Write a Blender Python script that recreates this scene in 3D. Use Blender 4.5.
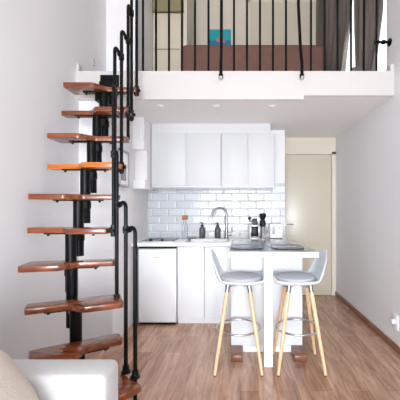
import bpy, bmesh, math, random
from mathutils import Vector, Matrix
random.seed(4)
for o in list(bpy.data.objects): bpy.data.objects.remove(o)
SC = bpy.context.scene
COL = SC.collection
PI = math.pi

# ------------------------------------------------------------ camera, world, light, exposure
cd = bpy.data.cameras.new('camera'); cam = bpy.data.objects.new('camera', cd); COL.objects.link(cam)
cam.location = (0, 0, 1.295); cam.rotation_euler = (PI/2, 0, 0)
cd.sensor_width = 36; cd.lens = 28.8; cd.shift_x = -0.1; cd.shift_y = 0.0175; cd.clip_start = 0.05
SC.camera = cam
w = bpy.data.worlds.new('sky'); SC.world = w; w.use_nodes = True
w.node_tree.nodes['Background'].inputs[0].default_value = (0.86, 0.92, 1.0, 1)
w.node_tree.nodes['Background'].inputs[1].default_value = 2.2
def area(name, loc, rot, sx, sy, power, color, spread=PI):
    l = bpy.data.lights.new(name, 'AREA'); l.shape = 'RECTANGLE'; l.size = sx; l.size_y = sy
    l.energy = power; l.color = color; l.spread = spread
    o = bpy.data.objects.new(name, l); COL.objects.link(o); o.location = loc; o.rotation_euler = rot
    return o
area('window_daylight', (-0.05, -4.35, 1.15), (PI/2-.22, 0, 0), 2.5, 1.9, 230, (0.85, 0.92, 1.0), 2.3)
area('overhead_fill', (-0.05, -.6, 4.72), (0, 0, 0), 2.2, 4.0, 14, (1.0, 0.95, 0.90))  # added fill light out of view; the ceiling above has no opening
area('side_fill', (1.38, -2.3, 1.15), (0, PI/2-.2, 0), 1.8, 1.7, 86, (0.88, 0.93, 1.0), 2.6)  # added fill light out of view, brightens the left wall
area('loft_daylight', (1.36, 3.85, 3.6), (0, PI/2, 0), 1.4, 1.3, 9, (1.0, 0.96, 0.90))
sn = bpy.data.lights.new('sun', 'SUN'); sn.energy = 9; sn.angle = .03; sn.color = (1, .95, .88)
so_ = bpy.data.objects.new('sun', sn); COL.objects.link(so_); so_.rotation_euler = (math.radians(50), 0, math.radians(4))   # enters the window behind the camera
SC.view_settings.view_transform = 'Standard'; SC.view_settings.look = 'None'
SC.view_settings.gamma = 1; SC.view_settings.use_curve_mapping = False
SC.view_settings.exposure = 0.13

# ------------------------------------------------------------ materials
def lin(c):
    return tuple(((v/255)/12.92 if v/255 <= .04045 else ((v/255+.055)/1.055)**2.4) for v in c)
def mat(name, rgb, rough=.5, metal=0, noise=0, nscale=30, bump=0, coat=0, spec=.5):
    m = bpy.data.materials.new(name); m.use_nodes = True; n = m.node_tree; b = n.nodes['Principled BSDF']
    c = lin(rgb); b.inputs['Base Color'].default_value = (*c, 1)
    b.inputs['Roughness'].default_value = rough; b.inputs['Metallic'].default_value = metal
    b.inputs['Coat Weight'].default_value = coat; b.inputs['Specular IOR Level'].default_value = spec
    tc = n.nodes.new('ShaderNodeTexCoord'); t = n.nodes.new('ShaderNodeTexNoise')
    t.inputs['Scale'].default_value = nscale; t.inputs['Detail'].default_value = 5
    n.links.new(tc.outputs['Object'], t.inputs['Vector'])
    mx = n.nodes.new('ShaderNodeMix'); mx.data_type = 'RGBA'
    k = 1-noise
    mx.inputs[6].default_value = (c[0]*k, c[1]*k, c[2]*k, 1)
    mx.inputs[7].default_value = (min(1, c[0]*(1+noise)), min(1, c[1]*(1+noise)), min(1, c[2]*(1+noise)), 1)
    n.links.new(t.outputs['Fac'], mx.inputs[0]); n.links.new(mx.outputs[2], b.inputs['Base Color'])
    if bump:
        bp = n.nodes.new('ShaderNodeBump'); bp.inputs['Strength'].default_value = bump; bp.inputs['Distance'].default_value = .004
        n.links.new(t.outputs['Fac'], bp.inputs['Height']); n.links.new(bp.outputs['Normal'], b.inputs['Normal'])
    return m
def wood(name, dark, light, axis=0, scale=6, rough=.3, coat=.3):
    m = bpy.data.materials.new(name); m.use_nodes = True; n = m.node_tree; b = n.nodes['Principled BSDF']
    tc = n.nodes.new('ShaderNodeTexCoord'); mp = n.nodes.new('ShaderNodeMapping')
    s = [scale*7]*3; s[axis] = scale*.6; mp.inputs['Scale'].default_value = s
    t = n.nodes.new('ShaderNodeTexNoise'); t.inputs['Scale'].default_value = 1; t.inputs['Detail'].default_value = 6
    r = n.nodes.new('ShaderNodeValToRGB'); r.color_ramp.elements[0].position = .3; r.color_ramp.elements[1].position = .72
    r.color_ramp.elements[0].color = (*lin(dark), 1); r.color_ramp.elements[1].color = (*lin(light), 1)
    n.links.new(tc.outputs['Object'], mp.inputs[0]); n.links.new(mp.outputs[0], t.inputs['Vector'])
    n.links.new(t.outputs['Fac'], r.inputs[0]); n.links.new(r.outputs[0], b.inputs['Base Color'])
    b.inputs['Roughness'].default_value = rough; b.inputs['Coat Weight'].default_value = coat
    b.inputs['Coat Roughness'].default_value = .15
    return m
def floor_mat():
    m = bpy.data.materials.new('laminate_planks'); m.use_nodes = True; n = m.node_tree; b = n.nodes['Principled BSDF']
    L = n.links.new
    tc = n.nodes.new('ShaderNodeTexCoord'); mp = n.nodes.new('ShaderNodeMapping'); mp.inputs['Rotation'].default_value = (0, 0, PI/2)
    L(tc.outputs['Object'], mp.inputs[0])
    br = n.nodes.new('ShaderNodeTexBrick'); L(mp.outputs[0], br.inputs['Vector'])
    br.inputs['Scale'].default_value = 1; br.inputs['Brick Width'].default_value = .95; br.inputs['Row Height'].default_value = .13
    br.inputs['Mortar Size'].default_value = .0012; br.offset = .37
    br.inputs['Color1'].default_value = (*lin((176, 134, 108)), 1); br.inputs['Color2'].default_value = (*lin((204, 166, 142)), 1)
    br.inputs['Mortar'].default_value = (*lin((120, 84, 64)), 1)
    mp2 = n.nodes.new('ShaderNodeMapping'); mp2.inputs['Scale'].default_value = (18, 2.6, 1); L(tc.outputs['Object'], mp2.inputs[0])
    t = n.nodes.new('ShaderNodeTexNoise'); t.inputs['Scale'].default_value = 1; t.inputs['Detail'].default_value = 7; t.inputs['Distortion'].default_value = 1.2
    L(mp2.outputs[0], t.inputs['Vector'])
    r = n.nodes.new('ShaderNodeValToRGB'); r.color_ramp.elements[0].position = .32; r.color_ramp.elements[1].position = .68
    r.color_ramp.elements[0].color = (.46, .36, .30, 1); r.color_ramp.elements[1].color = (1.0, 1.0, 1.0, 1)
    L(t.outputs['Fac'], r.inputs[0])
    mx = n.nodes.new('ShaderNodeMix'); mx.data_type = 'RGBA'; mx.blend_type = 'MULTIPLY'; mx.inputs[0].default_value = .8
    L(br.outputs['Color'], mx.inputs[6]); L(r.outputs[0], mx.inputs[7]); L(mx.outputs[2], b.inputs['Base Color'])
    b.inputs['Roughness'].default_value = .2; b.inputs['Specular IOR Level'].default_value = .6
    return m
def tile_mat():
    m = bpy.data.materials.new('white_metro_tile'); m.use_nodes = True; n = m.node_tree; b = n.nodes['Principled BSDF']; L = n.links.new
    tc = n.nodes.new('ShaderNodeTexCoord'); mp = n.nodes.new('ShaderNodeMapping'); mp.inputs['Rotation'].default_value = (-PI/2, 0, 0)
    L(tc.outputs['Object'], mp.inputs[0])
    cols = []
    for sm, ms in ((.05, .0025), (1.0, .016)):
        br = n.nodes.new('ShaderNodeTexBrick'); L(mp.outputs[0], br.inputs['Vector'])
        br.inputs['Scale'].default_value = 1; br.inputs['Brick Width'].default_value = .205; br.inputs['Row Height'].default_value = .098
        br.inputs['Mortar Size'].default_value = ms; br.inputs['Mortar Smooth'].default_value = sm; cols.append(br)
    cols[0].inputs['Color1'].default_value = (*lin((222, 224, 227)), 1); cols[0].inputs['Color2'].default_value = (*lin((200, 203, 207)), 1)
    cols[0].inputs['Mortar'].default_value = (*lin((188, 190, 194)), 1)
    L(cols[0].outputs['Color'], b.inputs['Base Color'])
    bp = n.nodes.new('ShaderNodeBump'); bp.invert = True; bp.inputs['Strength'].default_value = .7; bp.inputs['Distance'].default_value = .006
    L(cols[1].outputs['Fac'], bp.inputs['Height']); L(bp.outputs['Normal'], b.inputs['Normal'])
    b.inputs['Roughness'].default_value = .12
    return m
def glass_mat(name, tint=(1, 1, 1), mixf=.75):
    m = bpy.data.materials.new(name); m.use_nodes = True; n = m.node_tree; n.nodes.clear(); L = n.links.new
    out = n.nodes.new('ShaderNodeOutputMaterial'); g = n.nodes.new('ShaderNodeBsdfGlass'); g.inputs['IOR'].default_value = 1.3
    g.inputs['Roughness'].default_value = .02
    t = n.nodes.new('ShaderNodeBsdfTransparent'); t.inputs[0].default_value = (*tint, 1); mx = n.nodes.new('ShaderNodeMixShader'); mx.inputs[0].default_value = 1-mixf
    L(t.outputs[0], mx.inputs[1]); L(g.outputs[0], mx.inputs[2]); L(mx.outputs[0], out.inputs[0])
    return m
M = dict(
    wall=mat('white_wall_paint', (232, 231, 232), .85, noise=.015, nscale=3, bump=.05),
    slab=mat('dimmed_white_paint', (200, 195, 193), .6, noise=.01, nscale=4),  # white paint darkened to offset the strong light on the slab front
    underside=mat('brightened_underside_paint', (247, 244, 242), .9, noise=.01, nscale=4),  # white paint lightened to make up for weak bounce light underneath
    barwhite=mat('satin_white_laminate', (226, 228, 231), .4, noise=.008),
    cabdim=mat('dimmed_white_lacquer', (210, 210, 211), .5, noise=.008),  # white lacquer darkened, weaker light on the upper cabinets put into colour
    ceil=mat('ceiling_paint', (235, 232, 229), .9, noise=.01),
    cream=mat('cream_paint', (214, 204, 184), .45, noise=.02, nscale=4),
    creamwall=mat('cream_wall_paint', (222, 213, 198), .8, noise=.02, nscale=4),
    door=mat('cream_door_paint', (208, 198, 180), .3, noise=.02, nscale=3),
    olive=mat('olive_panel', (140, 130, 96), .6, noise=.05),
    floor=floor_mat(), tile=tile_mat(),
    white=mat('white_lacquer', (243, 245, 248), .25, noise=.008),
    whitem=mat('matt_white_laminate', (240, 241, 243), .45, noise=.008),
    grey=mat('grey_trim', (170, 170, 174), .4, noise=.03),
    dark=mat('black_powdercoat', (3, 3, 4), .38, noise=.1, spec=.18),
    blackp=mat('black_plastic', (14, 14, 16), .4, noise=.1, spec=.3),
    steel=mat('brushed_steel', (190, 190, 192), .28, 1, noise=.05),
    nickel=mat('dark_nickel', (150, 148, 146), .3, 1, noise=.05),
    top=mat('grey_polished_worktop', (140, 143, 148), .2, noise=.06, nscale=60),
    tread=wood('cherry_wood', (88, 42, 22), (150, 80, 44), 0, 5, .22, .4),
    tread_lit=wood('lit_cherry_wood', (170, 88, 26), (206, 122, 44), 0, 5, .25, .4),  # tread wood again, with the light falling on one tread painted in
    birch=wood('birch_wood', (216, 176, 130), (240, 208, 168), 2, 8, .4, .1),
    base=wood('brown_skirting', (116, 68, 44), (164, 108, 76), 1, 5, .35, .2),
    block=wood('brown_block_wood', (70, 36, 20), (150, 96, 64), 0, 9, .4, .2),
    cork=wood('cork_wood', (150, 84, 44), (186, 116, 66), 2, 20, .6, 0),
    brown=mat('brown_velvet', (112, 80, 70), .8, noise=.2, nscale=14, bump=.2),
    curtain=mat('taupe_linen', (112, 102, 96), .9, noise=.12, nscale=60, bump=.2),
    linen=mat('off_white_linen', (198, 197, 197), .95, noise=.05, nscale=160, bump=.6),
    boucle=mat('beige_boucle', (208, 196, 184), .95, noise=.12, nscale=120, bump=1),
    pad=mat('grey_felt_pad', (186, 188, 194), .9, noise=.05, nscale=90, bump=.2),
    shell=mat('white_moulded_plastic', (218, 222, 228), .35, noise=.008),
    slate=mat('slate_blue_ceramic', (84, 92, 104), .25, noise=.1),
    smoke=mat('smoked_grey_bottle', (74, 76, 80), .3, noise=.1),
    teal=mat('teal_paint', (40, 168, 176), .6, noise=.15, nscale=20),
    blue=mat('deep_blue_paint', (40, 120, 160), .6, noise=.15, nscale=20),
    pink=mat('pink_paint', (214, 120, 120), .6, noise=.1),
    glass=glass_mat('clear_glass'), pane=glass_mat('window_pane_glass', (.97, 1, .99), .92),
    tinted=mat('tinted_meter_window', (120, 122, 126), .15, noise=.1),
    black_glass=mat('black_ceramic_glass', (20, 20, 23), .08, noise=.05),
)
em = bpy.data.materials.new('lamp_lens'); em.use_nodes = True
b_ = em.node_tree.nodes['Principled BSDF']; b_.inputs['Emission Color'].default_value = (1, .96, .9, 1); b_.inputs['Emission Strength'].default_value = .4
M['lens'] = em

# ------------------------------------------------------------ mesh helpers
class MB:
    def __init__(s): s.bm = bmesh.new()
    def _add(s, t):
        me = bpy.data.meshes.new('t'); t.to_mesh(me); t.free(); s.bm.from_mesh(me); bpy.data.meshes.remove(me)
    def box(s, x0, x1, y0, y1, z0, z1, bev=0, seg=2, rot=None, piv=None):
        t = bmesh.new(); bmesh.ops.create_cube(t, size=1)
        for v in t.verts: v.co = Vector(((x0+x1)/2+v.co.x*(x1-x0), (y0+y1)/2+v.co.y*(y1-y0), (z0+z1)/2+v.co.z*(z1-z0)))
        if bev: bmesh.ops.bevel(t, geom=list(t.edges), offset=bev, segments=seg, profile=.5, affect='EDGES')
        if rot is not None: bmesh.ops.rotate(t, verts=t.verts, cent=piv or ((x0+x1)/2, (y0+y1)/2, (z0+z1)/2), matrix=rot)
        s._add(t); return s
    def tube(s, pts, r, seg=12, cap=True):
        pts = [Vector(p) for p in pts]; n = len(pts); rs = r if isinstance(r, (list, tuple)) else [r]*n
        t = bmesh.new(); rings = []; up = None
        for i, p in enumerate(pts):
            d = (pts[min(i+1, n-1)]-pts[max(i-1, 0)]).normalized()
            if up is None:
                up = Vector((0, 0, 1)) if abs(d.z) < .9 else Vector((1, 0, 0))
            a = d.cross(up).normalized(); c = a.cross(d).normalized(); up = c
            rings.append([t.verts.new(p+(a*math.cos(2*PI*k/seg)+c*math.sin(2*PI*k/seg))*rs[i]) for k in range(seg)])
        for i in range(n-1):
            for k in range(seg): t.faces.new((rings[i][k], rings[i][(k+1) % seg], rings[i+1][(k+1) % seg], rings[i+1][k]))
        if cap: t.faces.new(rings[0][::-1]); t.faces.new(rings[-1])
        bmesh.ops.recalc_face_normals(t, faces=t.faces); s._add(t); return s
    def lathe(s, prof, c=(0, 0, 0), seg=28):
        t = bmesh.new(); rings = []
        for r, z in prof:
            if r < 1e-5: rings.append([t.verts.new((c[0], c[1], c[2]+z))])
            else: rings.append([t.verts.new((c[0]+r*math.cos(2*PI*k/seg), c[1]+r*math.sin(2*PI*k/seg), c[2]+z)) for k in range(seg)])
        for a, b in zip(rings, rings[1:]):
            for k in range(seg):
                j = (k+1) % seg
                if len(a) == 1 and len(b) == 1: continue
                if len(a) == 1: t.faces.new((a[0], b[k], b[j]))
                elif len(b) == 1: t.faces.new((a[k], a[j], b[0]))
                else: t.faces.new((a[k], a[j], b[j], b[k]))
        bmesh.ops.recalc_face_normals(t, faces=t.faces); s._add(t); return s
    def prism(s, poly, z0, z1, bev=0):
        t = bmesh.new(); lo = [t.verts.new((x, y, z0)) for x, y in poly]; hi = [t.verts.new((x, y, z1)) for x, y in poly]; n = len(poly)
        t.faces.new(lo[::-1]); t.faces.new(hi)
        for k in range(n): t.faces.new((lo[k], lo[(k+1) % n], hi[(k+1) % n], hi[k]))
        bmesh.ops.recalc_face_normals(t, faces=t.faces)
        if bev: bmesh.ops.bevel(t, geom=[e for e in t.edges if abs(e.verts[0].co.z-e.verts[1].co.z) < 1e-6], offset=bev, segments=2, profile=.5, affect='EDGES')
        s._add(t); return s
    def grid(s, f, nu, nv, thick=0):
        t = bmesh.new(); V = [[t.verts.new(f(i/nu, j/nv)) for j in range(nv+1)] for i in range(nu+1)]
        for i in range(nu):
            for j in range(nv): t.faces.new((V[i][j], V[i+1][j], V[i+1][j+1], V[i][j+1]))
        bmesh.ops.recalc_face_normals(t, faces=t.faces)
        if thick: bmesh.ops.solidify(t, geom=list(t.faces), thickness=thick)
        s._add(t); return s
def wloc(o):
    v = Vector((0, 0, 0))
    while o: v += o.location; o = o.parent
    return v
def obj(name, mb, m, parent=None, label=None, origin=None):
    bm = mb.bm if isinstance(mb, MB) else mb
    for e in bm.edges: e.smooth = (len(e.link_faces) == 2 and e.calc_face_angle(0) < math.radians(38))
    for f in bm.faces: f.smooth = True
    me = bpy.data.meshes.new(name)
    if parent: off = wloc(parent); loc = Vector((0, 0, 0))
    else:
        xs = [v.co.x for v in bm.verts]; ys = [v.co.y for v in bm.verts]; zs = [v.co.z for v in bm.verts]
        off = Vector(((min(xs)+max(xs))/2, (min(ys)+max(ys))/2, min(zs))) if origin is None else Vector(origin); loc = off
    for v in bm.verts: v.co -= off
    bm.to_mesh(me); bm.free(); me.materials.append(m)
    o = bpy.data.objects.new(name, me); COL.objects.link(o); o.location = loc
    if parent: o.parent = parent
    if label: o['label'] = label
    return o
def tag(o, label, cat, group=None):
    o['label'] = label; o['category'] = cat
    if group: o['group'] = group
    return o
def thing(name, loc, label, cat, group=None):
    o = bpy.data.objects.new(name, None); COL.objects.link(o); o.location = loc; o.empty_display_size = .05
    return tag(o, label, cat, group)
def struct(name, mb, m, parent=None):
    o = obj(name, mb, m, parent, origin=(0, 0, 0) if not parent else None)
    if not parent: o['kind'] = 'structure'
    return o
def copy_tree(o, parent=None):
    c = o.copy(); COL.objects.link(c)
    if parent: c.parent = parent
    for ch in [k for k in bpy.data.objects if k.parent == o]: copy_tree(ch, c)
    return c
def B(*a, **k): return MB().box(*a, **k)

# ------------------------------------------------------------ setting
XL, XR = -1.505, 1.41
struct('floor', B(XL-.1, XR+.1, -4.600, 4.85, -.1, 0), M['floor'])
struct('wall_left', B(XL-.12, XL, -4.600, 3.6, 0, 4.9), M['wall'])
wr = MB()
W0, W1, WZ0, WZ1 = 3.08, 4.5, 2.60, 4.35
wr.box(XR, XR+.12, -4.600, -3.2, 0, WZ0); wr.box(XR, XR+.12, -1.4, 5.2, 0, WZ0); wr.box(XR, XR+.12, -3.2, -1.4, 0, .2); wr.box(XR, XR+.12, -3.2, -1.4, 2.3, WZ0); wr.box(XR, XR+.12, -4.600, 5.2, WZ1, 4.9)
wr.box(XR, XR+.12, -4.600, W0, WZ0, WZ1); wr.box(XR, XR+.12, W1, 5.2, WZ0, WZ1)
struct('wall_right', wr, M['wall'])
wb = MB()     # wall behind the camera with its tall window opening
wb.box(XL-.12, -1.25, -4.700, -4.580, 0, 4.9); wb.box(1.15, XR+.12, -4.700, -4.580, 0, 4.9)
wb.box(-1.25, 1.15, -4.700, -4.580, 0, .15); wb.box(-1.25, 1.15, -4.700, -4.580, 4.2, 4.9)
struct('wall_back', wb, M['wall'])
wf = MB()
for x0, x1 in ((-1.25, -1.19), (-.08, -.02), (1.09, 1.15)): wf.box(x0, x1, -4.670, -4.610, .15, 4.2)
wf.box(-1.25, 1.15, -4.670, -4.610, .15, .21); wf.box(-1.25, 1.15, -4.670, -4.610, 4.14, 4.2); wf.box(-1.25, 1.15, -4.670, -4.610, 2.2, 2.26)
w1 = struct('window_1', wf, M['white'])
obj('pane', B(-1.2, 1.1, -4.645, -4.639, .2, 4.15), M['pane'], w1)
struct('ceiling', B(XL-.12, XR+.12, -4.700, 5.2, 4.9, 5.0), M['ceil'])

# kitchen walls
struct('wall_kitchen_left', B(XL, -1.19, 2.99, 4.12, 0, 2.31), M['wall'])
struct('wall_kitchen_back', B(XL, .577, 4.12, 4.85, 0, 2.33), M['wall'])
struct('wall_corridor_end', B(.577, XR, 4.72, 4.85, 0, 2.33), M['creamwall'])
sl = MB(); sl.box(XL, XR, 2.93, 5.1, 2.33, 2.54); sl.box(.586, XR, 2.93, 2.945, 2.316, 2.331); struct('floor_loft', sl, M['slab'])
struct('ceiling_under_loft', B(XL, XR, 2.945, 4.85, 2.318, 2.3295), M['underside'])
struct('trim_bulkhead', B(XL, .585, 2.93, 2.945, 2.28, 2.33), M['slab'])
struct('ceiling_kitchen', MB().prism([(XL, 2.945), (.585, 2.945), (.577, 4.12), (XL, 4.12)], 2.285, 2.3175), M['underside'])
struct('trim_cabinet_fascia', B(-1.05, .36, 3.80, 4.12, 2.17, 2.285), M['cabdim'])
for i, (x0, x1) in enumerate(((XL, XL+.025), (XR-.03, XR))):
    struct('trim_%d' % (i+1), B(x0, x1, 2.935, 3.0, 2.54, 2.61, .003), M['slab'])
# loft walls
struct('wall_loft_left', B(XL-.12, -1.16, 3.6, 5.1, 2.54, 4.9), M['wall'])
struct('wall_loft_back', B(-1.3, XR, 5.0, 5.1, 2.54, 4.9), M['creamwall'])
struct('wall_loft_beam', B(-.76, XR, 4.72, 5.0, 4.62, 4.9), M['creamwall'])
# loft window with glass
wf = MB()
wf.box(XR+.03, XR+.08, W0, W0+.05, WZ0, WZ1); wf.box(XR+.03, XR+.08, W1-.05, W1, WZ0, WZ1); wf.box(XR+.03, XR+.08, (W0+W1)/2-.03, (W0+W1)/2+.03, WZ0, WZ1)
wf.box(XR+.03, XR+.08, W0, W1, WZ0, WZ0+.05); wf.box(XR+.03, XR+.08, W0, W1, WZ1-.05, WZ1)
w2 = struct('window_2', wf, M['white']); obj('pane', B(XR+.052, XR+.058, W0+.02, W1-.02, WZ0+.02, WZ1-.02), M['pane'], w2)
wf = MB()
for y0 in (-3.2, -2.33, -1.46): wf.box(XR+.03, XR+.08, y0, y0+.06, .2, 2.3)
wf.box(XR+.03, XR+.08, -3.2, -1.4, .2, .26); wf.box(XR+.03, XR+.08, -3.2, -1.4, 2.24, 2.3)
w3 = struct('window_3_added', wf, M['white']); obj('pane', B(XR+.052, XR+.058, -3.16, -1.44, .24, 2.26), M['pane'], w3)  # unseen window added to house the side fill light
# door of the corridor
fr = MB(); fr.box(1.345, XR-.002, 4.69, 4.72, 0, 2.10); fr.box(.58, XR-.002, 4.69, 4.72, 2.07, 2.10); fr.box(.58, .63, 4.69, 4.72, 0, 2.07)
struct('trim_3', fr, M['creamwall'])
d1 = struct('door_1', B(.635, 1.34, 4.695, 4.72, .012, 2.062, .003), M['door'])
h = MB(); h.tube([(.675, 4.695, 1.045), (.675, 4.65, 1.045)], .009); h.tube([(.675, 4.65, 1.045), (.78, 4.65, 1.04)], .008); h.lathe([(0, 0), (.025, 0), (.025, .005), (0, .005)], (0, 0, 0))
bm = h.bm
for v in bm.verts:
    if v.co.length < .03 and v.co.y < 1: v.co = Vector((.675+v.co.x, 4.69+v.co.z, 1.045+v.co.y))
obj('door_handle', h, M['nickel'], d1)
# loft cupboard door set in the back wall
d2 = struct('door_2', B(.16, .72, 4.965, 4.999, 2.56, 4.47, .003), M['cream'])
fr = MB(); fr.box(.12, .16, 4.96, 5.0, 2.54, 4.50); fr.box(.12, 1.33, 4.96, 5.0, 4.47, 4.50); fr.box(.72, .735, 4.96, 5.0, 2.54, 4.47); fr.box(1.30, 1.33, 4.96, 5.0, 2.54, 4.47)
struct('trim_4', fr, M['creamwall'])
struct('door_3', B(.735, 1.30, 4.965, 4.999, 2.56, 4.47, .003), M['cream'])
# baseboards
struct('baseboard_right', B(XR-.016, XR, -4.580, 4.69, 0, .062, .003), M['base'])
struct('baseboard_left', B(XL, XL+.015, -4.580, 2.97, 0, .06, .003), M['whitem'])
# tiled splashback
struct('wall_splashback', B(-1.188, .577, 4.106, 4.12, .90, 1.60), M['tile'])
# boxed-in corner beside the wall cabinet
cb = MB(); cb.box(-1.188, -1.055, 3.55, 4.105, 1.50, 1.60, .004); cb.box(-1.188, -1.055, 3.62, 4.105, 1.60, 1.93); cb.box(-1.188, -1.055, 3.52, 4.105, 1.93, 2.284, .004)
struct('trim_5', cb, M['wall'])

# ------------------------------------------------------------ staircase
st = thing('staircase', (-1.1, 2.2, 0), 'narrow black spine staircase with alternating reddish wood treads climbing to the loft', 'staircase')
RISE = .231
def tread_frame(k):
    """right-end point R, axis angle, F baseline"""
    if k <= 7:
        F = [None, 2.65, 2.545, 2.44, 2.335, 2.23, 2.135, 2.08][k]; th = math.radians([0, 0, 0, 0, 0, 2, 5, 13][k])
        xr = [None, -.875, -.885, -.885, -.885, -.878, -.885, -.855][k]
        return Vector((xr, F+[0, 0, 0, 0, 0, .01, .03, .09][k])), th, [0, .565, .57, .56, .56, .565, .56, .56][k]
    if k == 8: return Vector((-.765, 2.085)), math.radians(26), .545
    if k == 9: return Vector((-.715, 1.985)), math.radians(32), .50
    return Vector((-.63, 1.95)), math.radians(52), .56
def tpt(k, u, v):      # u from left (0) to right (L); v front (-) to back (+)
    R, th, L = tread_frame(k)
    a = Vector((math.cos(th), math.sin(th))); b = Vector((-math.sin(th), math.cos(th)))
    return R + a*(u-L) + b*v
def zt(k): return 2.54-RISE*k
for k in range(1, 11):
    R, th, L = tread_frame(k); near_left = (k % 2 == 1)
    depth = .145 if k < 8 else .165
    vl, vr = (-.055, .05) if near_left else (.05, -.055)
    if k >= 8: vl, vr = (-.07, .05) if near_left else (.045, -.06)
    pts = [(0.012, vl), (0, vl+.012)]
    pts = [(0, vl+.014), (.004, vl+.004), (.014, vl)]
    n = 12
    for i in range(n+1):
        t = i/n; s = t*t*(3-2*t); pts.append((L*.5-.055+.11*t, vl+(vr-vl)*s))
    pts += [(L-.02, vr), (L-.006, vr+.006), (L, vr+.02), (L, depth-.02), (L-.006, depth-.006), (L-.02, depth), (.014, depth), (.004, depth-.004), (0, depth-.014)]
    poly = [tuple(tpt(k, u, v)) for u, v in pts]
    tr = obj('tread', MB().prism(poly, zt(k)-.038, zt(k), .004), M['tread_lit'] if k == 4 else M['tread'], st,
             label='wooden tread painted in a lit orange tone' if k == 4 else None)
    # bracket plate and bolts under the tread
    c = tpt(k, L*.5, .075); pl = MB()
    pl.box(c.x-.17, c.x+.17, c.y-.022, c.y+.022, zt(k)-.046, zt(k)-.038, rot=Matrix.Rotation(th, 3, 'Z'), piv=(c.x, c.y, 0))
    for u in (-.15, .15):
        pl.lathe([(0, 0), (.009, 0), (.009, -.012), (0, -.012)], (c.x+u*math.cos(th), c.y+u*math.sin(th), zt(k)-.046), 8)
    obj('bracket', pl, M['dark'], st)
# spine tubes
for k in range(1, 11):
    R, th, L = tread_frame(k); c = tpt(k, L*.5, .075)
    zb = zt(k+2)+.02 if k <= 8 else 0
    if k == 9: zb = .003
    if k == 8: zb = .06
    if k == 10: zb = .003
    sp = MB(); r = .036
    sp.tube([(c.x, c.y, max(zb, .003)), (c.x, c.y, zt(k)-.046)], r, 20)
    if k < 10:   # joining sleeve to the tube below
        L2 = tread_frame(k+1)[2]; c2 = tpt(k+1, L2*.5, .075)
        sp.tube([(c.x, c.y, zt(k+1)-.10), (c.x, c.y, zt(k+1)-.05)], .041, 20)
        d = (c2-c); ang = math.atan2(d.y, d.x); m_ = (c+c2)/2
        sp.box(m_.x-d.length/2, m_.x+d.length/2, m_.y-.028, m_.y+.028, zt(k+1)-.10, zt(k+1)-.05, rot=Matrix.Rotation(ang, 3, 'Z'), piv=(m_.x, m_.y, 0))
    else:
        sp.box(c.x-.09, c.x+.09, c.y-.09, c.y+.09, 0.0, .01, .002)
    obj('spine_tube', sp, M['dark'], st)
c = tpt(1, .25, .075)
pl = MB(); pl.box(c.x-.085, c.x+.085, 2.915, 2.929, 2.34, 2.50, .003); pl.box(c.x-.045, c.x+.045, c.y, 2.916, 2.20, 2.265); pl.box(c.x-.07, c.x+.07, 2.86, 2.916, 2.20, 2.42)
for dx in (-.065, .065):
    for z in (2.36, 2.48): pl.tube([(c.x+dx, 2.916, z), (c.x+dx, 2.906, z)], .008, 8)
obj('wall_plate', pl, M['dark'], st)
# banister posts: (x, D, z base, z top, clamp heights)
posts = [(-.885, 2.74, zt(1)-.06, 3.42), (-.90, 2.655, zt(2)-.07, 3.16), (-.895, 2.56, zt(3)-.02, 2.92), (-.90, 2.43, zt(4)-.07, 2.64),
         (-.90, 2.30, zt(5)-.06, 2.45), (-.865, 2.19, zt(6)-.06, 2.13), (-.82, 2.13, zt(8)-.01, 1.67), (-.735, 2.06, zt(10)-.0, 1.325), (-.655, 2.00, 0.002, 1.165)]
for i, (x, y, z0, z1) in enumerate(posts):
    p = MB(); r = .0125
    pts = [(x, y, z0), (x, y, (z0+z1)/2)]
    if i > 0:
        q = posts[i-1]; tx, ty = q[0], q[1]
        d = Vector((tx-x, ty-y, 0)); L = d.length; d.normalize(); R_ = min(.035, L*.5)
        for a in range(0, 7):
            t = a/6*PI/2; pts.append((x+d.x*R_*(1-math.cos(t)), y+d.y*R_*(1-math.cos(t)), z1-R_+R_*math.sin(t)))
        pts.append((x+d.x*(L-.02), y+d.y*(L-.02), z1-.012)); 
    else: pts.append((x, y, z1))
    p.tube(pts, r, 12)
    bo = obj('banister_post', p, M['dark'], st)
    if i > 0:
        cl = MB(); e = Vector((tx, ty, z1-.015)); cl.tube([e+Vector((0, 0, -.022)), e+Vector((0, 0, .022))], .0195, 12)
        cl.tube([e-d*.045, e-d*.0], .0175, 12)
        obj('elbow_clamp', cl, M['blackp'], bo)
# clamps where posts meet tread ends (post index, tread index)
for pi, k in ((0, 1), (1, 2), (2, 2), (3, 4), (5, 6), (4, 5), (6, 8), (7, 10), (8, 10)):
    x, y, *_ = posts[pi]; R, th, L = tread_frame(k); z = zt(k)-.02
    a = Vector((math.cos(th), math.sin(th))); v = Vector((x, y))-R; vv = v.dot(Vector((-math.sin(th), math.cos(th))))
    t_ = tpt(k, L-.03, max(-.04, min(.13, vv)))
    cl = MB()
    if pi in (7, 8):
        cl.tube([(x, y, zt(k)), (x, y, zt(k)+.045)], .021, 12); cl.lathe([(0, 0), (.032, 0), (.032, .007), (0, .007)], (x, y, zt(k)), 16)
    else:
        cl.tube([(x, y, z-.04), (x, y, z+.04)], .02, 12)
        cl.tube([(t_.x, t_.y, z), (x, y, z), (x+.028, y-.01, z)], .015, 10); cl.tube([(x, y-.034, z), (x, y, z)], .011, 10)
    obj('post_clamp', cl, M['blackp'], st)

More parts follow.
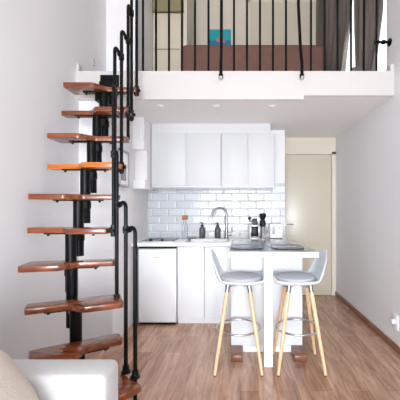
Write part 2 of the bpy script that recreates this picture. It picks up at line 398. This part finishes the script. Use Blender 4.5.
# ------------------------------------------------------------ loft railing
rl = thing('loft_railing', (.2, 3.0, 2.54), 'black metal bar railing along the edge of the loft', 'railing')
SX = 320/3.0
for px in (143, 156, 169, 182, 195, 208.5, 234, 247, 260, 273, 286, 311, 324.5, 337.5, 351, 364, 376.5):
    x = (px-240)/SX
    obj('baluster', MB().tube([(x, 3.0, 2.541), (x, 3.0, 3.50)], .0105, 10), M['dark'], rl)
for px in (221, 301.5):
    x = (px-240)/SX*.975; p = MB()
    p.tube([(x, 3.0, 3.50), (x-.005*(px > 240)*3, 3.0, 3.2), (x, 2.97, 2.75), (x, 2.905, 2.60), (x, 2.905, 2.475)], .0145, 12)
    p.tube([(x, 2.905, 2.465), (x, 2.905, 2.50)], .02, 12)
    sp = obj('fixing_post', p, M['dark'], rl)
    obj('bolt', MB().tube([(x, 2.93, 2.465), (x, 2.88, 2.465)], .013, 10), M['steel'], sp, label='steel bolt')
obj('top_rail', MB().tube([(-.92, 3.0, 3.51), (XR-.002, 3.0, 3.51)], .021, 12), M['dark'], rl)
p = MB(); z = 2.84; p.tube([(1.278, 3.0, z), (XR-.002, 3.0, z)], .012, 12); p.tube([(XR-.014, 3.0, z), (XR-.002, 3.0, z)], .034, 16); p.tube([(1.26, 3.0, z), (1.30, 3.0, z)], .018, 12); p.tube([(1.33, 3, z), (1.36, 3, z)], .02, 12)
obj('wall_bracket', p, M['dark'], rl)

# ------------------------------------------------------------ loft contents
# wardrobe
wd = thing('wardrobe', (-.93, 4.5, 2.54), 'tall cream wardrobe with stacked doors at the left back of the loft', 'wardrobe')
obj('carcass', B(-1.155, -.70, 4.26, 4.95, 2.54, 4.60, .004), M['cream'], wd)
obj('door', B(-1.152, -.745, 4.235, 4.258, 2.56, 3.375, .004), M['cream'], wd)
obj('door', B(-1.152, -.745, 4.235, 4.258, 3.39, 3.86, .004), M['cream'], wd)
obj('door', B(-1.152, -.745, 4.20, 4.258, 3.87, 4.56, .004), M['olive'], wd, label='olive green top door')
obj('side_post', B(-.742, -.70, 4.22, 4.258, 2.54, 4.60, .004), M['creamwall'], wd)
# brown sofa
ls = thing('loft_sofa', (.13, 4.05, 2.54), 'long brown velvet sofa seen through the loft railing', 'sofa')
def cushion(x0, x1, y0, y1, z0, z1, r, seg=4): return MB().box(x0, x1, y0, y1, z0, z1, r, seg)
obj('backrest', cushion(-.715, 1.04, 3.78, 3.98, 2.63, 3.24, .08), M['brown'], ls)
obj('seat', cushion(-.68, .98, 3.985, 4.55, 2.60, 2.96, .06), M['brown'], ls)
obj('base', B(-.66, .96, 3.84, 4.5, 2.565, 2.64, .01), M['blackp'], ls)
for x in (-.6, .9):
    for y in (3.88, 4.44): obj('foot', MB().tube([(x, y, 2.541), (x, y, 2.566)], .022, 12), M['blackp'], ls)
# picture
pc = thing('picture', (-.31, 4.98, 3.83), 'small teal and blue picture on the loft back wall above the brown sofa', 'picture')
obj('canvas', B(-.475, -.14, 4.97, 4.998, 3.78, 4.055, .003), M['teal'], pc)
obj('painted_band', B(-.474, -.141, 4.966, 4.9695, 3.78, 3.88), M['blue'], pc, label='darker blue lower band')
blob = MB()
for x, z, r in ((-.33, 3.88, .035), (-.29, 3.93, .028), (-.26, 3.87, .032)):
    blob.tube([(x, 4.9655, z), (x, 4.963, z)], r, 14)
obj('painted_shape', blob, M['pink'], pc, label='small pink painted shape')
# curtains
def curtain(P0, P1, ztop, zbot, gather, waves, amp, seed):
    P0 = Vector(P0); P1 = Vector(P1); d = P1-P0; nrm = Vector((-d.y, d.x)).normalized()
    def f(u, v):
        z = ztop+(zbot-ztop)*v; g0, g1 = gather(v); t = g0+(g1-g0)*u
        p = P0+d*t + nrm*(amp*math.sin(u*waves*2*PI+seed+.6*math.sin(v*3+seed))+amp*.35*math.sin(u*waves*4.7*PI+v*2))
        return Vector((p.x, p.y, z))
    return MB().grid(f, 90, 26, .004)
def gA(v): # far curtain, narrows to the bottom
    return (.30*max(0, (v-.48)/.52), 1.0)
def gB(v):
    k = max(0, (v-.66)/.34)
    return (.34*k**1.2, 1-.06*k)
rod = tag(obj('curtain_rod', MB().tube([(1.30, 3.05, 4.47), (1.25, 4.95, 4.47)], .012, 12), M['dark'], origin=(1.27, 4, 4.45)), 'black rod above the loft window that carries the curtains', 'curtain rod')
tag(obj('curtain', curtain((1.205, 3.38), (1.20, 4.85), 4.45, 2.545, gA, 6, .035, 1.0), M['curtain']), 'taupe linen curtain hanging beside the brown sofa, left one of the loft pair', 'curtain', 'loft curtains')
tag(obj('curtain', curtain((1.375, 3.06), (1.30, 3.58), 4.45, 2.60, gB, 4, .028, 2.2), M['curtain']), 'taupe linen curtain nearest the right wall, gathered at its foot', 'curtain', 'loft curtains')
# gathered heap of fabric at the loft edge
def heap(u, v):
    a = u*2*PI; ph = v*PI*.5; r = .9+.13*math.sin(a*5+v*4)+.06*math.sin(a*9)
    return Vector((1.165+.10*r*math.cos(a)*math.cos(ph), 3.20+.10*r*math.sin(a)*math.cos(ph), 2.542+.15*r*math.sin(ph)))
tag(obj('folded_blanket', MB().grid(heap, 48, 10), M['curtain']), 'small crumpled heap of grey fabric on the loft floor under the curtains', 'blanket')
# small hook on the left wall
hk = MB(); hk.box(XL, XL+.008, 3.26, 3.30, 2.74, 2.82, .003); hk.tube([(XL+.008, 3.28, 2.76), (XL+.035, 3.28, 2.75), (XL+.04, 3.28, 2.77)], .005, 8)
tag(obj('wall_hook', hk, M['slab']), 'small white hook plate on the left wall just above the loft edge', 'hook')

# ------------------------------------------------------------ recessed lights
for i, px in enumerate((164, 217, 271)):
    x = (px-240)/98.; y = 3.13
    t = thing('ceiling_spotlight', (x, y, 2.284), ['small white recessed spotlight at the left end over the kitchen', 'small white recessed spotlight in the middle over the kitchen', 'small white recessed spotlight at the right end over the kitchen'][i], 'spotlight', 'recessed kitchen spotlights')
    obj('rim', MB().lathe([(.022, 0), (.036, 0), (.038, -.004), (.03, -.008), (.022, -.006)], (x, y, 2.284), 24), M['whitem'], t)
    obj('lens', MB().lathe([(0, -.004), (.021, -.004), (.021, -.001), (0, -.001)], (x, y, 2.284), 20), M['lens'], t)
    l = bpy.data.lights.new('spot', 'SPOT'); l.energy = 13; l.spot_size = 1.7; l.spot_blend = .8; l.shadow_soft_size = .03; l.color = (1, .97, .93)
    lo = bpy.data.objects.new('spot_lamp', l); COL.objects.link(lo); lo.parent = t; lo.location = (0, 0, -.03)

# ------------------------------------------------------------ kitchen
def wall_cab(xs, label):
    x0, x1 = xs[0], xs[-1]
    t = thing('wall_cabinet', ((x0+x1)/2, 3.95, 1.53), label, 'cabinet', 'white wall cabinets')
    obj('body', B(x0+.001, x1-.001, 3.795, 4.104, 1.53, 2.168), M['whitem'], t)
    for a, b in zip(xs, xs[1:]): obj('door', B(a+.003, b-.003, 3.775, 3.794, 1.545, 2.165, .003), M['cabdim'], t)
    obj('light_pelmet', B(x0, x1, 3.785, 3.80, 1.512, 1.531), M['grey'], t, label='grey strip along the bottom edge')
wall_cab((-1.05, -.637, -.224), 'white wall cabinet pair with two wide doors, left above the hob')
wall_cab((-.222, .094, .41), 'white wall cabinet pair with two narrower doors, right above the tap')
kn = MB(); kn.tube([(-1.075, 3.50, 2.06), (-1.075, 3.48, 2.06)], .02, 16); kn.box(-1.088, -1.062, 3.485, 3.519, 2.02, 2.16, .006)
tag(obj('latch', kn, M['whitem']), 'small pale latch on the boxed corner left of the wall cabinets', 'latch')

# refrigerator
fg = thing('refrigerator', (-.905, 3.8, 0), 'small white undercounter refrigerator below the hob', 'refrigerator')
obj('body', B(-1.11, -.70, 3.555, 4.08, .012, .845, .004), M['whitem'], fg)
obj('door', B(-1.112, -.698, 3.50, 3.553, .03, .832, .008), M['white'], fg)
obj('top_strip', B(-1.11, -.70, 3.515, 3.60, .840, .862), M['blackp'], fg, label='black strip above the door')
obj('badge', B(-.93, -.88, 3.4985, 3.5005, .742, .748), M['grey'], fg)
obj('kick_grille', B(-1.10, -.71, 3.53, 3.554, 0.001, .028), M['blackp'], fg)
# base cabinets
def base_cab(x0, x1, label):
    t = thing('base_cabinet', ((x0+x1)/2, 3.8, 0), label, 'cabinet', 'white base cabinets')
    obj('body', B(x0, x1, 3.55, 4.10, .07, .75), M['whitem'], t)
    obj('door', B(x0+.002, x1-.002, 3.525, 3.549, .075, .853, .003), M['white'], t)
    obj('plinth', B(x0, x1, 3.565, 3.585, 0, .069), M['whitem'], t)
base_cab(-.69, -.395, 'white base cabinet directly right of the refrigerator')
base_cab(-.392, -.092, 'white base cabinet between the left stool back and the cabinet by the refrigerator')
# worktop with sink cut-out
SX0, SX1, SY0, SY1 = -.62, -.14, 3.62, 3.93
wt = MB(); wt.box(-1.188, SX0, 3.50, 4.105, .862, .90, .003); wt.box(SX1, .575, 3.50, 4.105, .862, .90, .003)
wt.box(SX0, SX1, 3.50, SY0, .862, .90); wt.box(SX0, SX1, SY1, 4.105, .862, .90)
tag(obj('worktop', wt, M['whitem']), 'long white kitchen worktop along the tiled wall', 'worktop')
sk = MB()
def bowl(u, v):
    a = u*2*PI; k = [1.0, .985, .95, .9, .3, 0.0][round(v*5)]; z = [.904, .903, .89, .78, .765, .762][round(v*5)]
    c, s_ = math.cos(a), math.sin(a); m_ = max(abs(c), abs(s_))**.8
    return Vector(((SX0+SX1)/2+.255*k*c/m_*.98, (SY0+SY1)/2+.168*k*s_/m_*.98, z))
sk.grid(bowl, 48, 5)
tag(obj('sink', sk, M['steel']), 'stainless steel sink set in the white worktop below the tap', 'sink')
# tap
tp = thing('kitchen_tap', (-.17, 4.0, .90), 'brushed steel gooseneck kitchen tap behind the sink', 'tap')
pts = [(-.17, 4.0, .90), (-.17, 4.0, 1.0), (-.17, 4.0, 1.19)]
for a in range(1, 15): t = a/14*PI; pts.append((-.26+.09*math.cos(t), 4.0-.02*(1-math.cos(t)), 1.19+.095*math.sin(t)))
pts.append((-.35, 3.96, 1.15))
obj('spout', MB().tube(pts, .0145, 14), M['nickel'], tp)
obj('base', MB().lathe([(0, 0), (.03, 0), (.03, .008), (.022, .012), (.022, .12), (.015, .125), (0, .125)], (-.17, 4.0, .9), 20), M['nickel'], tp)
lv = MB(); lv.tube([(-.15, 4.0, .955), (-.10, 4.0, .955)], .017, 14); lv.tube([(-.108, 4.0, .955), (-.10, 4.0, 1.045)], [.011, .007], 10)
obj('lever', lv, M['nickel'], tp)
# soap dispensers
def soap(x, label):
    c = (x, 4.045, .90)
    t = thing('soap_dispenser', c, label, 'dispenser', 'soap dispensers behind the sink')
    obj('bottle', MB().lathe([(0, 0), (.034, 0), (.037, .004), (.037, .115), (.033, .13), (.016, .14), (.015, .15), (0, .15)], c, 24), M['smoke'], t)
    p = MB().lathe([(0, .15), (.018, .15), (.018, .168), (.007, .17), (.007, .192), (0, .192)], c, 18); p.box(x-.03, x+.01, 4.039, 4.051, 1.088, 1.10, .003)
    obj('pump', p, M['blackp'], t)
soap(-.478, 'dark grey pump dispenser beside the corked glass bottle')
soap(-.283, 'dark grey pump dispenser under the arch of the tap')
# corked bottle
c = (-.69, 4.0, .90)
cbt = thing('glass_bottle', c, 'clear glass bottle with a square brown cork stopper on the worktop', 'bottle')
obj('body', MB().lathe([(0, 0), (.036, 0), (.04, .005), (.04, .15), (.03, .18), (.02, .20), (.02, .235), (.023, .24), (.018, .24), (.017, .20), (.036, .15), (.036, .01), (0, .008)], c, 24), M['glass'], cbt)
obj('stopper', B(c[0]-.03, c[0]+.03, c[1]-.03, c[1]+.03, 1.137, 1.19, .006), M['cork'], cbt)
# small dish / sponge tray right of bottle
tag(obj('soap_dish', MB().lathe([(0, .0), (.05, 0), (.065, .016), (.062, .018), (.048, .004), (0, .004)], (-.60, 3.98, .9045), 28), M['steel']), 'low metal dish between the glass bottle and the sink', 'dish')
# hob
hb = thing('hob', (-.92, 3.8, .90), 'low black glass hob on the worktop above the refrigerator', 'hob')
obj('glass_plate', B(-1.14, -.76, 3.60, 4.04, .9005, .909, .003), M['black_glass'], hb)
for y in (3.72, 3.92): obj('burner_ring', MB().lathe([(.055, 0), (.075, 0), (.075, .003), (.055, .003)], (-1.0, y, .909), 32), M['grey'], hb)
for x in (-1.015, -.885): obj('knob', MB().lathe([(0, 0), (.02, 0), (.018, .022), (0, .024)], (x, 3.64, .909), 18), M['blackp'], hb)
obj('trim_edge', B(-1.145, -.755, 3.594, 3.60, .9005, .912), M['steel'], hb, label='steel front edge')

# coffee machine
z0 = .90
cm = thing('espresso_machine', (.18, 3.98, z0), 'small chrome and black espresso maker on the worktop left of the grinder', 'coffee maker')
fm = MB(); fm.box(.125, .24, 3.90, 4.05, z0, z0+.018, .004); fm.box(.125, .139, 3.93, 4.03, z0+.018, z0+.165, .004); fm.box(.226, .24, 3.93, 4.03, z0+.018, z0+.165, .004); fm.box(.125, .24, 3.93, 4.03, z0+.155, z0+.175, .005)
obj('frame', fm, M['steel'], cm)
obj('body', B(.14, .225, 3.95, 4.04, z0+.02, z0+.154, .008), M['blackp'], cm)
obj('drip_tray', B(.145, .22, 3.905, 3.948, z0+.019, z0+.035, .003), M['grey'], cm)
gh = MB(); gh.tube([(.183, 3.92, z0+.205), (.183, 4.0, z0+.205)], .036, 22); gh.lathe([(0, .17), (.03, .17), (.034, .20), (.03, .245), (0, .25)], (.183, 3.98, z0), 20); 
obj('brew_head', gh, M['blackp'], cm)
hd = MB(); hd.tube([(.15, 3.96, z0+.21), (.12, 3.93, z0+.22)], .008, 10); obj('handle', hd, M['steel'], cm)
obj('steam_wand', MB().tube([(.125, 3.94, z0+.20), (.115, 3.92, z0+.13), (.11, 3.92, z0+.04)], .006, 10), M['steel'], cm)
kb = MB().lathe([(0, -.022), (.014, -.018), (.022, 0), (.014, .018), (0, .022)], (.118, 3.93, z0+.255), 18); kb.tube([(.118, 3.93, z0+.24), (.12, 3.93, z0+.21)], .005, 8)
obj('lever_knob', kb, M['blackp'], cm)
# grinder
c = (.285, 4.0, z0)
gr = thing('coffee_grinder', c, 'tall black coffee grinder with flared top between espresso maker and white box', 'grinder')
obj('stand', MB().lathe([(0, 0), (.036, 0), (.036, .012), (.022, .02), (.02, .13), (.03, .15), (0, .15)], c, 24), M['steel'], gr)
obj('motor_body', MB().lathe([(0, .15), (.034, .15), (.038, .17), (.036, .215), (.024, .235), (0, .235)], c, 24), M['blackp'], gr)
obj('hopper', MB().lathe([(0, .235), (.022, .235), (.04, .27), (.042, .31), (.036, .315), (0, .315)], c, 24), M['blackp'], gr)
# white appliance box
wb_ = thing('toaster', (.445, 4.0, z0), 'white boxy appliance at the right end of the worktop by the corridor', 'toaster')
obj('body', B(.37, .525, 3.93, 4.08, z0+.008, z0+.19, .014, 3), M['white'], wb_)
sl_ = MB(); sl_.box(.385, .51, 3.975, 3.99, z0+.188, z0+.192); sl_.box(.385, .51, 4.02, 4.035, z0+.188, z0+.192)
obj('slots', sl_, M['blackp'], wb_)
obj('base', B(.375, .52, 3.935, 4.075, z0, z0+.010), M['blackp'], wb_)
pn = MB(); pn.box(.395, .43, 3.926, 3.931, z0+.06, z0+.16, .002); pn.tube([(.485, 3.931, z0+.14), (.485, 3.92, z0+.14)], .013, 14)
obj('dial_panel', pn, M['grey'], wb_)
# clear wine glasses
def wineglass(x, y, z, h, r, label):
    pr = [(0, 0), (r*.9, 0), (r*.9, .003), (.004, .008), (.0035, h*.42), (r*.5, h*.5), (r, h*.68), (r*.95, h*.85), (r*.82, h), (r*.78, h), (r*.9, h*.85), (r*.95, h*.68), (r*.45, h*.52), (0, h*.48)]
    tag(obj('wine_glass', MB().lathe(pr, (x, y, z), 26), M['glass']), label, 'glass', 'clear stemmed glasses')
wineglass(.34, 3.86, z0, .16, .034, 'clear stemmed glass in front of the coffee grinder')
PZ = .935

# ------------------------------------------------------------ peninsula
pb = thing('peninsula_cabinet', (.24, 3.2, 0), 'large white cabinet block under the bar top behind the stools', 'cabinet')
obj('body', B(-.078, .557, 2.885, 3.495, .055, .887, .002), M['barwhite'], pb)
obj('back_panel', B(-.08, .559, 2.868, 2.884, .055, .887, .002), M['barwhite'], pb)
obj('plinth', B(.02, .46, 2.86, 3.45, 0, .054), M['whitem'], pb)
bt = thing('bar_counter', (.27, 2.9, 0), 'grey topped bar counter with a white edge and one square white leg', 'counter')
poly = [(-.09, 2.575), (.635, 2.575), (.59, 3.50), (-.09, 3.50)]
obj('edge_frame', MB().prism(poly, .888, PZ-.004, .002), M['barwhite'], bt, label='white front edge')
poly2 = [(-.086, 2.582), (.629, 2.582), (.584, 3.497), (-.086, 3.497)]
obj('top_surface', MB().prism(poly2, PZ-.004, PZ), M['top'], bt, label='grey polished surface')
obj('leg', B(.194, .266, 2.585, 2.655, 0, .888, .003), M['white'], bt)
# wooden blocks on the floor
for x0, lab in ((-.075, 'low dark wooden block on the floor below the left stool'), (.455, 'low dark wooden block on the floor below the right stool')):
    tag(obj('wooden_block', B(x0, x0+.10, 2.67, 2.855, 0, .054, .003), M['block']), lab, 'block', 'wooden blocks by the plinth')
# plates
def plate(x, y, label):
    def f(u, v):
        a = u*2*PI; j = round(v*6); k = [0, .55, .72, 1.0, 1.0, .74, 0][j]; z = [.003, .003, .004, .010, .007, .0, .0][j]
        c, s_ = math.cos(a), math.sin(a); m_ = (abs(c)**5+abs(s_)**5)**(1/5)
        return Vector((x+.14*k*c/m_, y+.165*k*s_/m_, PZ+.0005+z))
    g = MB().grid(f, 48, 6); bmesh.ops.remove_doubles(g.bm, verts=g.bm.verts, dist=1e-5)
    tag(obj('square_plate', g, M['slate']), label, 'plate', 'slate blue plates on the bar')
plate(.06, 2.87, 'slate blue square plate on the bar counter in front of the left stool')
plate(.42, 2.87, 'slate blue square plate on the bar counter in front of the right stool')
def fork(x, y, label):
    m = MB(); m.tube([(x-.09, y, PZ+.0145), (x, y, PZ+.017), (x+.04, y, PZ+.0145)], [.005, .0035, .006], 8)
    for d in (-.009, -.003, .003, .009): m.tube([(x+.04, y+d*.6, PZ+.0145), (x+.055, y+d, PZ+.0142), (x+.09, y+d, PZ+.017)], .0016, 6)
    tag(obj('fork', m, M['steel']), label, 'fork', 'steel forks on the plates')
fork(.0, 2.80, 'steel fork lying on the left slate blue plate'); fork(.40, 2.80, 'steel fork lying on the right slate blue plate')
wineglass(.24, 2.98, PZ+.0005, .135, .034, 'clear stemmed glass between the two slate blue plates on the bar')
wineglass(.26, 3.3, PZ+.0005, .135, .034, 'clear stemmed glass at the back of the bar near the espresso maker')

# ------------------------------------------------------------ bar stools
def make_stool(label):
    s = thing('bar_stool', (0, 0, 0), label, 'stool', 'white shell bar stools')
    # shell: back on -x side, seat front towards +x
    prof = [(.21, .680), (.195, .662), (.12, .652), (0, .650), (-.09, .655), (-.14, .672), (-.170, .705), (-.187, .745), (-.200, .80), (-.218, .875), (-.230, .908)]
    def f(u, v):
        n = len(prof)-1; t = u*n; i = min(int(t), n-1); fr_ = t-i; a, b = prof[i], prof[i+1]
        px, pz = a[0]+(b[0]-a[0])*fr_, a[1]+(b[1]-a[1])*fr_
        h = max(0, (pz-.67)/.24)
        if u < .2: wdt = .20*math.sqrt(max(.12, 1-((.2-u)/.21)**2))
        else: wdt = .20*(1-.38*h**1.3)*math.sqrt(max(.10, 1-max(0, (h-.7)/.31)**2))
        s_ = (v-.5)*2; y = wdt*math.sin(s_*PI/2*.98)
        curl = abs(s_)**2.5
        back = max(0, min(1, (u-.45)/.15))
        return Vector((px+curl*(.022+.03*(1-h))*back*(1-.5*h), y, pz+curl*.042*(1-back)))
    g = MB().grid(f, 44, 22, .009)
    obj('shell', g, M['shell'], s)
    pad = MB().lathe([(0, 0), (.14, 0), (.164, .008), (.172, .02), (.16, .036), (.11, .046), (0, .05)], (.022, 0, .670), 36)
    for v in pad.bm.verts: v.co.x = .02+(v.co.x-.02)*1.0
    obj('seat_pad', pad, M['pad'], s)
    hub = MB(); hub.lathe([(0, 0), (.05, 0), (.05, .014), (0, .014)], (0, 0, .632), 24)
    tops = {}
    for sx in (-1, 1):
        for sy in (-1, 1):
            hub.tube([(0, 0, .642), (sx*.085, sy*.085, .642)], .010, 10)
    obj('under_frame', hub, M['steel'], s)
    def lp(sx, sy, z):   # leg centre at height z
        t = 1-z/.64; return (sx*(.085+.098*t), sy*(.085+.093*t), z)
    for sx in (-1, 1):
        for sy in (-1, 1):
            lg = obj('leg', MB().tube([lp(sx, sy, .006), lp(sx, sy, .3), lp(sx, sy, .60)], [.0115, .015, .0175], 14), M['birch'], s)
            obj('metal_cap', MB().tube([lp(sx, sy, .598), lp(sx, sy, .652)], .0185, 14), M['nickel'], lg, label='metal cap at the top of the leg')
            obj('foot_pad', MB().tube([lp(sx, sy, 0.0), lp(sx, sy, .007)], .0105, 12), M['blackp'], lg)
    ring = MB(); pr = []
    for k in range(49): a = 2*PI*k/48; pr.append((.178*math.cos(a), .178*math.sin(a), .30))
    ring.tube(pr, .008, 10, cap=False)
    for sx in (-1, 1):
        for sy in (-1, 1):
            q = lp(sx, sy, .30); a = math.atan2(sy, sx); ring.tube([(.178*math.cos(a), .178*math.sin(a), .30), q], .008, 8)
    obj('foot_ring', ring, M['steel'], s)
    s.scale = (1, 1, 1.036)
    return s
s1 = make_stool('white shell bar stool whose back is on its left, in front of the base cabinets')
s2 = copy_tree(s1); s2['label'] = 'white shell bar stool whose back is on its right, nearest the corridor'
s1.location = (-.012, 2.63, 0); s1.rotation_euler = (0, 0, math.radians(0))
s2.location = (.475, 2.63, 0); s2.rotation_euler = (0, 0, PI)

# ------------------------------------------------------------ electric panel, socket, door stop
ep = thing('meter_box', (-1.18, 3.24, 1.5), 'grey framed meter box on the white wall behind the stair posts', 'meter box')
fr = MB(); fr.box(-1.189, -1.165, 3.11, 3.135, 1.50, 1.87, .003); fr.box(-1.189, -1.165, 3.345, 3.37, 1.50, 1.87, .003); fr.box(-1.189, -1.165, 3.11, 3.37, 1.50, 1.525, .003); fr.box(-1.189, -1.165, 3.11, 3.37, 1.845, 1.87, .003)
obj('frame', fr, M['grey'], ep)
obj('door_panel', B(-1.189, -1.172, 3.136, 3.344, 1.526, 1.844, .002), M['whitem'], ep)
obj('window', B(-1.172, -1.168, 3.15, 3.29, 1.56, 1.73, .002), M['tinted'], ep)
for z in (1.52, 1.85): obj('hinge', MB().tube([(-1.162, 3.108, z-.015), (-1.162, 3.108, z+.015)], .006, 8), M['grey'], ep)
so = thing('wall_socket', (XR, 2.9, .27), 'white round-edged socket low on the right wall', 'socket')
obj('cover', B(XR-.012, XR-.0005, 2.84, 2.95, .19, .33, .005), M['white'], so)
obj('plug', MB().tube([(XR-.012, 2.89, .26), (XR-.045, 2.89, .26)], .021, 16), M['white'], so)
ds = MB(); ds.lathe([(0, 0), (.02, 0), (.02, .004), (.011, .008), (.011, .035), (.017, .04), (.014, .05), (0, .052)], (1.33, 3.98, 0), 16)
tag(obj('door_stop', ds, M['nickel']), 'small metal door stop on the floor beside the right baseboard', 'door stop')

# ------------------------------------------------------------ near sofa
sf = thing('sofa', (-1.0, .55, 0), 'off white linen sofa in the near left corner', 'sofa')
obj('armrest', cushion(-1.49, -.535, 1.26, 1.43, .05, .625, .03), M['linen'], sf)
obj('base', cushion(-1.49, -.55, -.45, 1.255, .06, .30, .02), M['linen'], sf)
obj('backrest', cushion(-1.49, -1.20, -.45, 1.255, .30, .74, .05), M['linen'], sf)
obj('seat_cushion', cushion(-1.195, -.545, .41, 1.25, .302, .44, .045), M['linen'], sf)
obj('seat_cushion', cushion(-1.195, -.545, -.44, .405, .302, .44, .045), M['linen'], sf)
obj('armrest', cushion(-1.49, -.475, -.63, -.455, .05, .622, .035), M['linen'], sf)
for x in (-1.42, -.56):
    for y in (-.56, 1.35): obj('foot', MB().tube([(x, y, 0), (x, y, .052)], .02, 12), M['birch'], sf)
def pillow(x, y, z, sx, sy, th, rot):
    def f(u, v):
        a = u*PI*2; ph = (v-.5)*PI; c, s_ = math.cos(a), math.sin(a)
        m_ = (abs(c)**4+abs(s_)**4)**.25; k = max(.0, math.cos(ph))**.55
        e = Vector((0, sx*.5*k*c/m_, sy*.5*k*s_/m_)); e.x = th*.5*math.sin(ph)*(1-.25*(abs(c*s_)*2)*k)
        return rot @ e + Vector((x, y, z))
    g = MB().grid(f, 56, 24); bmesh.ops.remove_doubles(g.bm, verts=g.bm.verts, dist=1e-5); return g
# pillow leans back against the sofa backrest
pg = pillow(-.925, .90, .675, .70, .60, .26, Matrix.Rotation(math.radians(-44), 3, 'Y'))
tag(obj('throw_pillow', pg, M['boucle']), 'beige nubby pillow leaning on the near left sofa', 'pillow')
